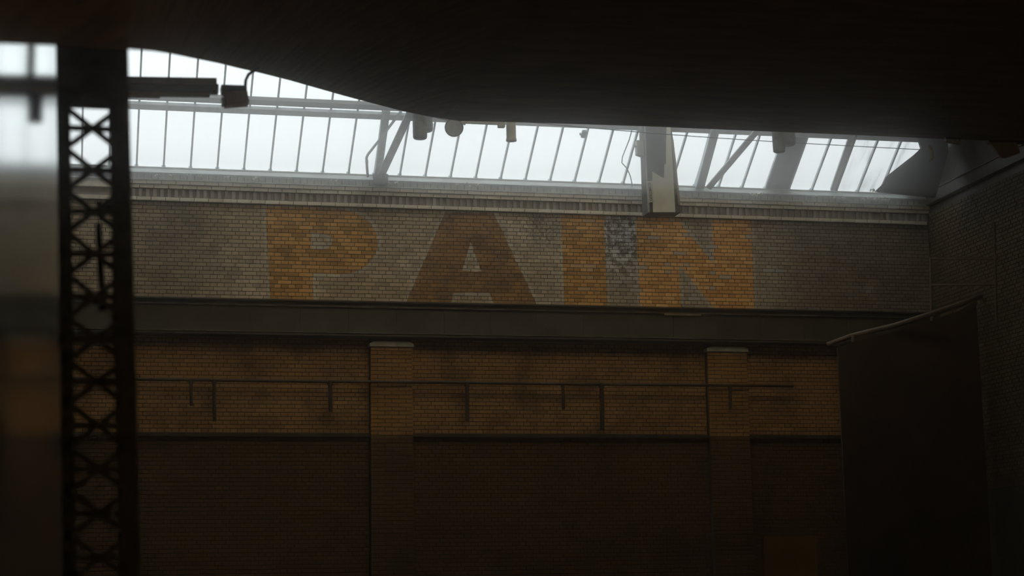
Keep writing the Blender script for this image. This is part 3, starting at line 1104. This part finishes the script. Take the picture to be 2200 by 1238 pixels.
for x, y, L, k in ((340, 378, .05, 3), (366, 378, .06, 2), (400, 379, .07, 2), (428, 381, .07, 3), (486, 383, .14, 3), (538, 389, .08, 4), (556, 384, .06, 2),
                   (622, 388, .09, 3), (718, 390, .09, 3), (835, 396, .10, 8), (850, 395, .07, 5), (990, 396, .10, 3), (1016, 400, .09, 3), (1032, 399, .05, 2),
                   (1590, 420, .07, 3), (1622, 421, .10, 5), (1632, 420, .09, 4), (1728, 436, .05, 2), (1745, 423, .07, 3), (1790, 425, .07, 4), (1804, 428, .09, 6),
                   (1820, 430, .08, 6), (1852, 430, .10, 7), (1872, 429, .10, 7), (1888, 430, .09, 8), (1905, 430, .08, 6), (1885, 412, .10, 8), (1896, 406, .08, 5), (1870, 413, .08, 5)):
    strand(x, y, L, k)
tag(st.build('nest_straw', M['straw']), 'wisps of pale straw and feathers left along the sill', 'straw', kind='stuff')

# ------------------------------------------------------------------ overhead rail with the red box (near, out of focus)
YR = 15.5
cr = empty('overhead_rail', tuple(at(300, 196, YR)))
tag(cr, 'blurred brown overhead rail hanging left behind the lattice column', 'rail')


def railpiece(x0, x1, y0, y1, dep, name, mat, par, Y=YR):
    dy = 0.017
    pts = [(x0, y0 + dy * (x0 - 285)), (x1, y0 + dy * (x1 - 285)), (x1, y1 + dy * (x1 - 285)), (x0, y1 + dy * (x0 - 285))]
    return sub(MB().prism(quad3(pts, Y), (0, dep, 0)).build(name, mat, bevel=0.004), par)


railpiece(-60, 466, 164, 178, 0.16, 'upper_flange', M['railtan'], cr, YR)
railpiece(-60, 470, 177, 195, 0.10, 'web', M['rail'], cr, YR + 0.03)
railpiece(120, 345, 194.5, 204, 0.10, 'timber_packing', M['timber'], cr, YR + 0.02)
railpiece(345, 452, 195, 201, 0.10, 'lower_flange', M['railtan'], cr, YR + 0.02)
railpiece(-60, 120, 186, 205, 0.10, 'timber_packing', M['timber'], cr, YR + 0.02)
kb = at(463, 192, YR - 0.02)
sub(MB().tube([kb, kb + Vector((0, -0.03, 0))], 0.022, 12).build('bolt_head', M['palelamp']), cr)
for x in (66,):
    p = at(x, 168, YR + 0.05)
    sub(MB().tube([p, p + Vector((0, 0, 0.6))], 0.035, 8).build('hanger_rod', M['steel']), cr)
rd = empty('red_box', tuple(at(508, 224, YR)))
tag(rd, 'blurred faded red box at the end of the overhead rail', 'box')
sub(MB().prism(quad3([(480, 195), (531, 191), (536, 221), (484, 225)], YR), (0, 0.14, 0)).build('case', M['red'], bevel=0.008), rd)
sub(MB().prism(quad3([(475, 181), (530, 183), (531, 192), (477, 196)], YR - 0.005), (0, 0.15, 0)).build('lid', M['steel'], bevel=0.006), rd)
sub(MB().prism(quad3([(476, 209), (481, 208), (483, 224), (478, 224)], YR - 0.008), (0, 0.1, 0)).build('side_plate', M['palelamp']), rd)
sub(MB().tube([at(527, 186, YR + 0.06), at(528, 172, YR + 0.06), at(534, 160, YR + 0.06), at(545, 152, YR + 0.06), at(556, 146, YR + 0.06)], 0.014, 8).build('hook', M['steel'], smooth=True), rd)
lp = empty('hanging_pipe', tuple(at(75, 262, YR)))
tag(lp, 'blurred grey pipe stub hanging below the rail at the far left', 'pipe')
sub(MB().tube([at(76, 212, YR), at(76, 262, YR)], 0.062, 16).build('stub', M['lamp']), lp)
sub(MB().tube([at(76, 206, YR), at(76, 213, YR)], 0.07, 16).build('flange', M['lamp']), lp)

# ------------------------------------------------------------------ lattice column, near and out of focus
YC = 9.0
cl = empty('lattice_column', tuple(at(205, 1240, YC)))
cl.location.z = 0.0
tag(cl, 'dark riveted lattice column standing near the viewer at the left', 'column')
LB, LT = at(130, 690, YC), at(123, 167, YC)
RBm, RTp = at(288, 690, YC), at(275, 167, YC)


def colpt(s, z, y=0.0):
    """s from 0 (left edge) to 1 (right edge) at height z"""
    k = (z - LB.z) / (LT.z - LB.z)
    a = LB.lerp(LT, k)
    k2 = (z - RBm.z) / (RTp.z - RBm.z)
    b = RBm.lerp(RTp, k2)
    p = a.lerp(b, s)
    return Vector((p.x, YC + y, z))


ZT = 4.9
DEP = 0.22


def chord(s, w, y, t=0.03):
    m = MB()
    m.bar(colpt(s, 0.0, y), colpt(s, ZT, y), w, 0.014, up=(0, 1, 0))
    return m


for s, w, y in ((0.085, 0.060, 0.0), (0.865, 0.094, 0.0), (0.085, 0.060, DEP), (0.865, 0.094, DEP)):
    m = chord(s, w, y)
    ss = s + (0.5 * w / 0.345 if s > 0.5 else -0.5 * w / 0.345) * 0.93
    sg = 1 if y == 0 else -1
    m.bar(colpt(ss, 0.0, y + sg * 0.035), colpt(ss, ZT, y + sg * 0.035), 0.014, 0.07, up=(0, 1, 0))
    sub(m.build('chord', M['column'], bevel=0.003), cl)
zc0 = at(200, 278, YC).z
PER = at(200, 278, YC).z - at(200, 367, YC).z
k = -3
zz = zc0
iy = 0
for k in range(-2, 12):
    zc = zc0 - k * PER
    if zc < 1.5 or zc > ZT:
        continue
    for y, wd in ((-0.012, 0.028),):
        if y < 0:
            sub(MB().bar(colpt(0.03, zc, y), colpt(0.95, zc, y), 0.030, 0.010, up=(0, 1, 0)).build('batten', M['column']), cl)
        sub(MB().bar(colpt(0.10, zc - PER / 2, y * 1.2), colpt(0.86, zc + PER / 2, y * 1.2), wd, 0.008, up=(0, 1, 0)).build('lacing_bar', M['column']), cl)
        sub(MB().bar(colpt(0.10, zc + PER / 2, y * 1.5), colpt(0.86, zc - PER / 2, y * 1.5), wd, 0.008, up=(0, 1, 0)).build('lacing_bar', M['column']), cl)
zh = at(200, 207, YC).z
hp_ = [colpt(0.0, zh, -0.02), colpt(1.0, zh, -0.02), colpt(1.0, ZT, -0.02), colpt(0.0, ZT, -0.02)]
sub(MB().prism(hp_, (0, DEP + 0.04, 0)).build('head_plate', M['column'], bevel=0.004), cl)
for s, r in ((0.80, 0.011), (0.885, 0.013)):
    sub(MB().tube([colpt(s, 0.2, 0.10), colpt(s, zh, 0.10)], r, 8).build('conduit', M['tan']), cl)
for s in (0.10, 0.83, 0.93):
    for k in range(9):
        z = zc0 + PER / 2 - k * PER
        p = colpt(s, z, -0.008)
        sub(MB().tube([p, p + Vector((0, -0.010, 0))], [0.010, 0.006], 8).build('rivet', M['column']), cl)

# fittings hung inside the column
fi = empty('bulkhead_lamp', tuple(at(212, 640, YC + 0.11)))
tag(fi, 'small shiny lamp hanging on a dark rod low inside the lattice column', 'lamp')
sub(MB().tube([at(212, 480, YC + 0.11), at(214, 545, YC + 0.11), at(219, 622, YC + 0.11)], 0.016, 10).build('rod', M['steel']), fi)
sub(MB().tube([at(221, 620, YC + 0.11), at(221, 634, YC + 0.11), at(221, 652, YC + 0.11), at(221, 658, YC + 0.11)], [0.012, 0.042, 0.045, 0.02], 16).build('glass_dome', M['chrome'], smooth=True), fi)
sub(MB().tube([at(221, 655, YC + 0.11), at(221, 668, YC + 0.11)], 0.02, 12).build('base', M['steel']), fi)
f2 = empty('reflector_lamp', tuple(at(226, 455, YC + 0.11)))
tag(f2, 'small shiny reflector half hidden behind an upper lacing bar of the column', 'lamp')
sub(MB().tube([at(218, 440, YC + 0.11), at(228, 447, YC + 0.09), at(234, 452, YC + 0.07)], [0.012, 0.026, 0.032], 14).build('reflector', M['chrome'], smooth=True), f2)
sub(MB().tube([at(210, 434, YC + 0.12), at(219, 441, YC + 0.11)], 0.014, 10).build('neck', M['steel']), f2)
ct = MB().tube([at(243, 560, YC + 0.15), at(246, 610, YC + 0.15), at(243, 640, YC + 0.15), at(245, 664, YC + 0.15), at(242, 688, YC + 0.15)], 0.009, 8)
tag(ct.build('cord', M['tan'], smooth=True), 'pale cord hanging inside the right side of the lattice column', 'cord')

# hazy glass screen between the column and the left edge
gs = empty('glass_screen', tuple(at(60, 1240, YC + 0.05)))
gs.location.z = 0.0
tag(gs, 'hazy cast-glass screen left of the lattice column that blurs what lies behind', 'glass')
sa, sb = at(-130, 600, YC + 0.05), colpt(0.0, 4.7, 0.05) - Vector((0.03, 0, 0))
cl0, cl1 = colpt(0.0, 1.0), colpt(0.0, 4.7)
sub(MB().prism([(sa.x, YC + 0.05, 1.0), (cl0.x - 0.004, YC + 0.05, 1.0), (cl1.x - 0.004, YC + 0.05, 4.7), (sa.x, YC + 0.05, 4.7)], (0, 0.006, 0)).build('pane', M['frost']), gs)
sub(MB().box(sa.x - 0.05, sb.x, YC + 0.03, YC + 0.08, 0.0, 1.0).build('plinth', M['column']), gs)
sub(MB().box(sa.x - 0.05, sa.x, YC + 0.03, YC + 0.08, 0.0, 4.7).build('stile', M['column']), gs)

# ------------------------------------------------------------------ haze added for window bloom and lifted blacks, thicker under the glass
def haze_mat(name, parts):
    m = bpy.data.materials.new(name)
    m.use_nodes = True
    t = m.node_tree
    t.nodes.remove(t.nodes['Principled BSDF'])
    last = None
    for col, den, g in parts:
        v = t.nodes.new('ShaderNodeVolumeScatter')
        v.inputs['Color'].default_value = (*col, 1)
        v.inputs['Density'].default_value = den
        v.inputs['Anisotropy'].default_value = g
        if last is None:
            last = v
        else:
            a = t.nodes.new('ShaderNodeAddShader')
            t.links.new(last.outputs[0], a.inputs[0])
            t.links.new(v.outputs[0], a.inputs[1])
            last = a
    t.links.new(last.outputs[0], t.nodes['Material Output'].inputs['Volume'])
    return m


hb = MB().box(XL + 0.05, XR - 0.3, -8.5, 33.6, 0.05, 9.55).build('haze', haze_mat('veil_haze', HAZE))
tag(hb, 'thin haze added in the hall for glow and lifted blacks', 'haze', kind='stuff')
zt = 9.70 + (34.0 - 30.1) * math.tan(SLOPE) - 0.25
hp2 = [(XL + 0.1, 33.85, 9.28), (XL + 0.1, 33.85, 9.62), (XL + 0.1, 30.1, zt), (XL + 0.1, 30.1, 8.9)]
h2 = MB().prism(hp2, (XR - XL - 1.0, 0, 0)).build('haze', haze_mat('bloom_haze', HAZE2))
tag(h2, 'denser haze added under the glazing to imitate lens bloom', 'haze', kind='stuff')
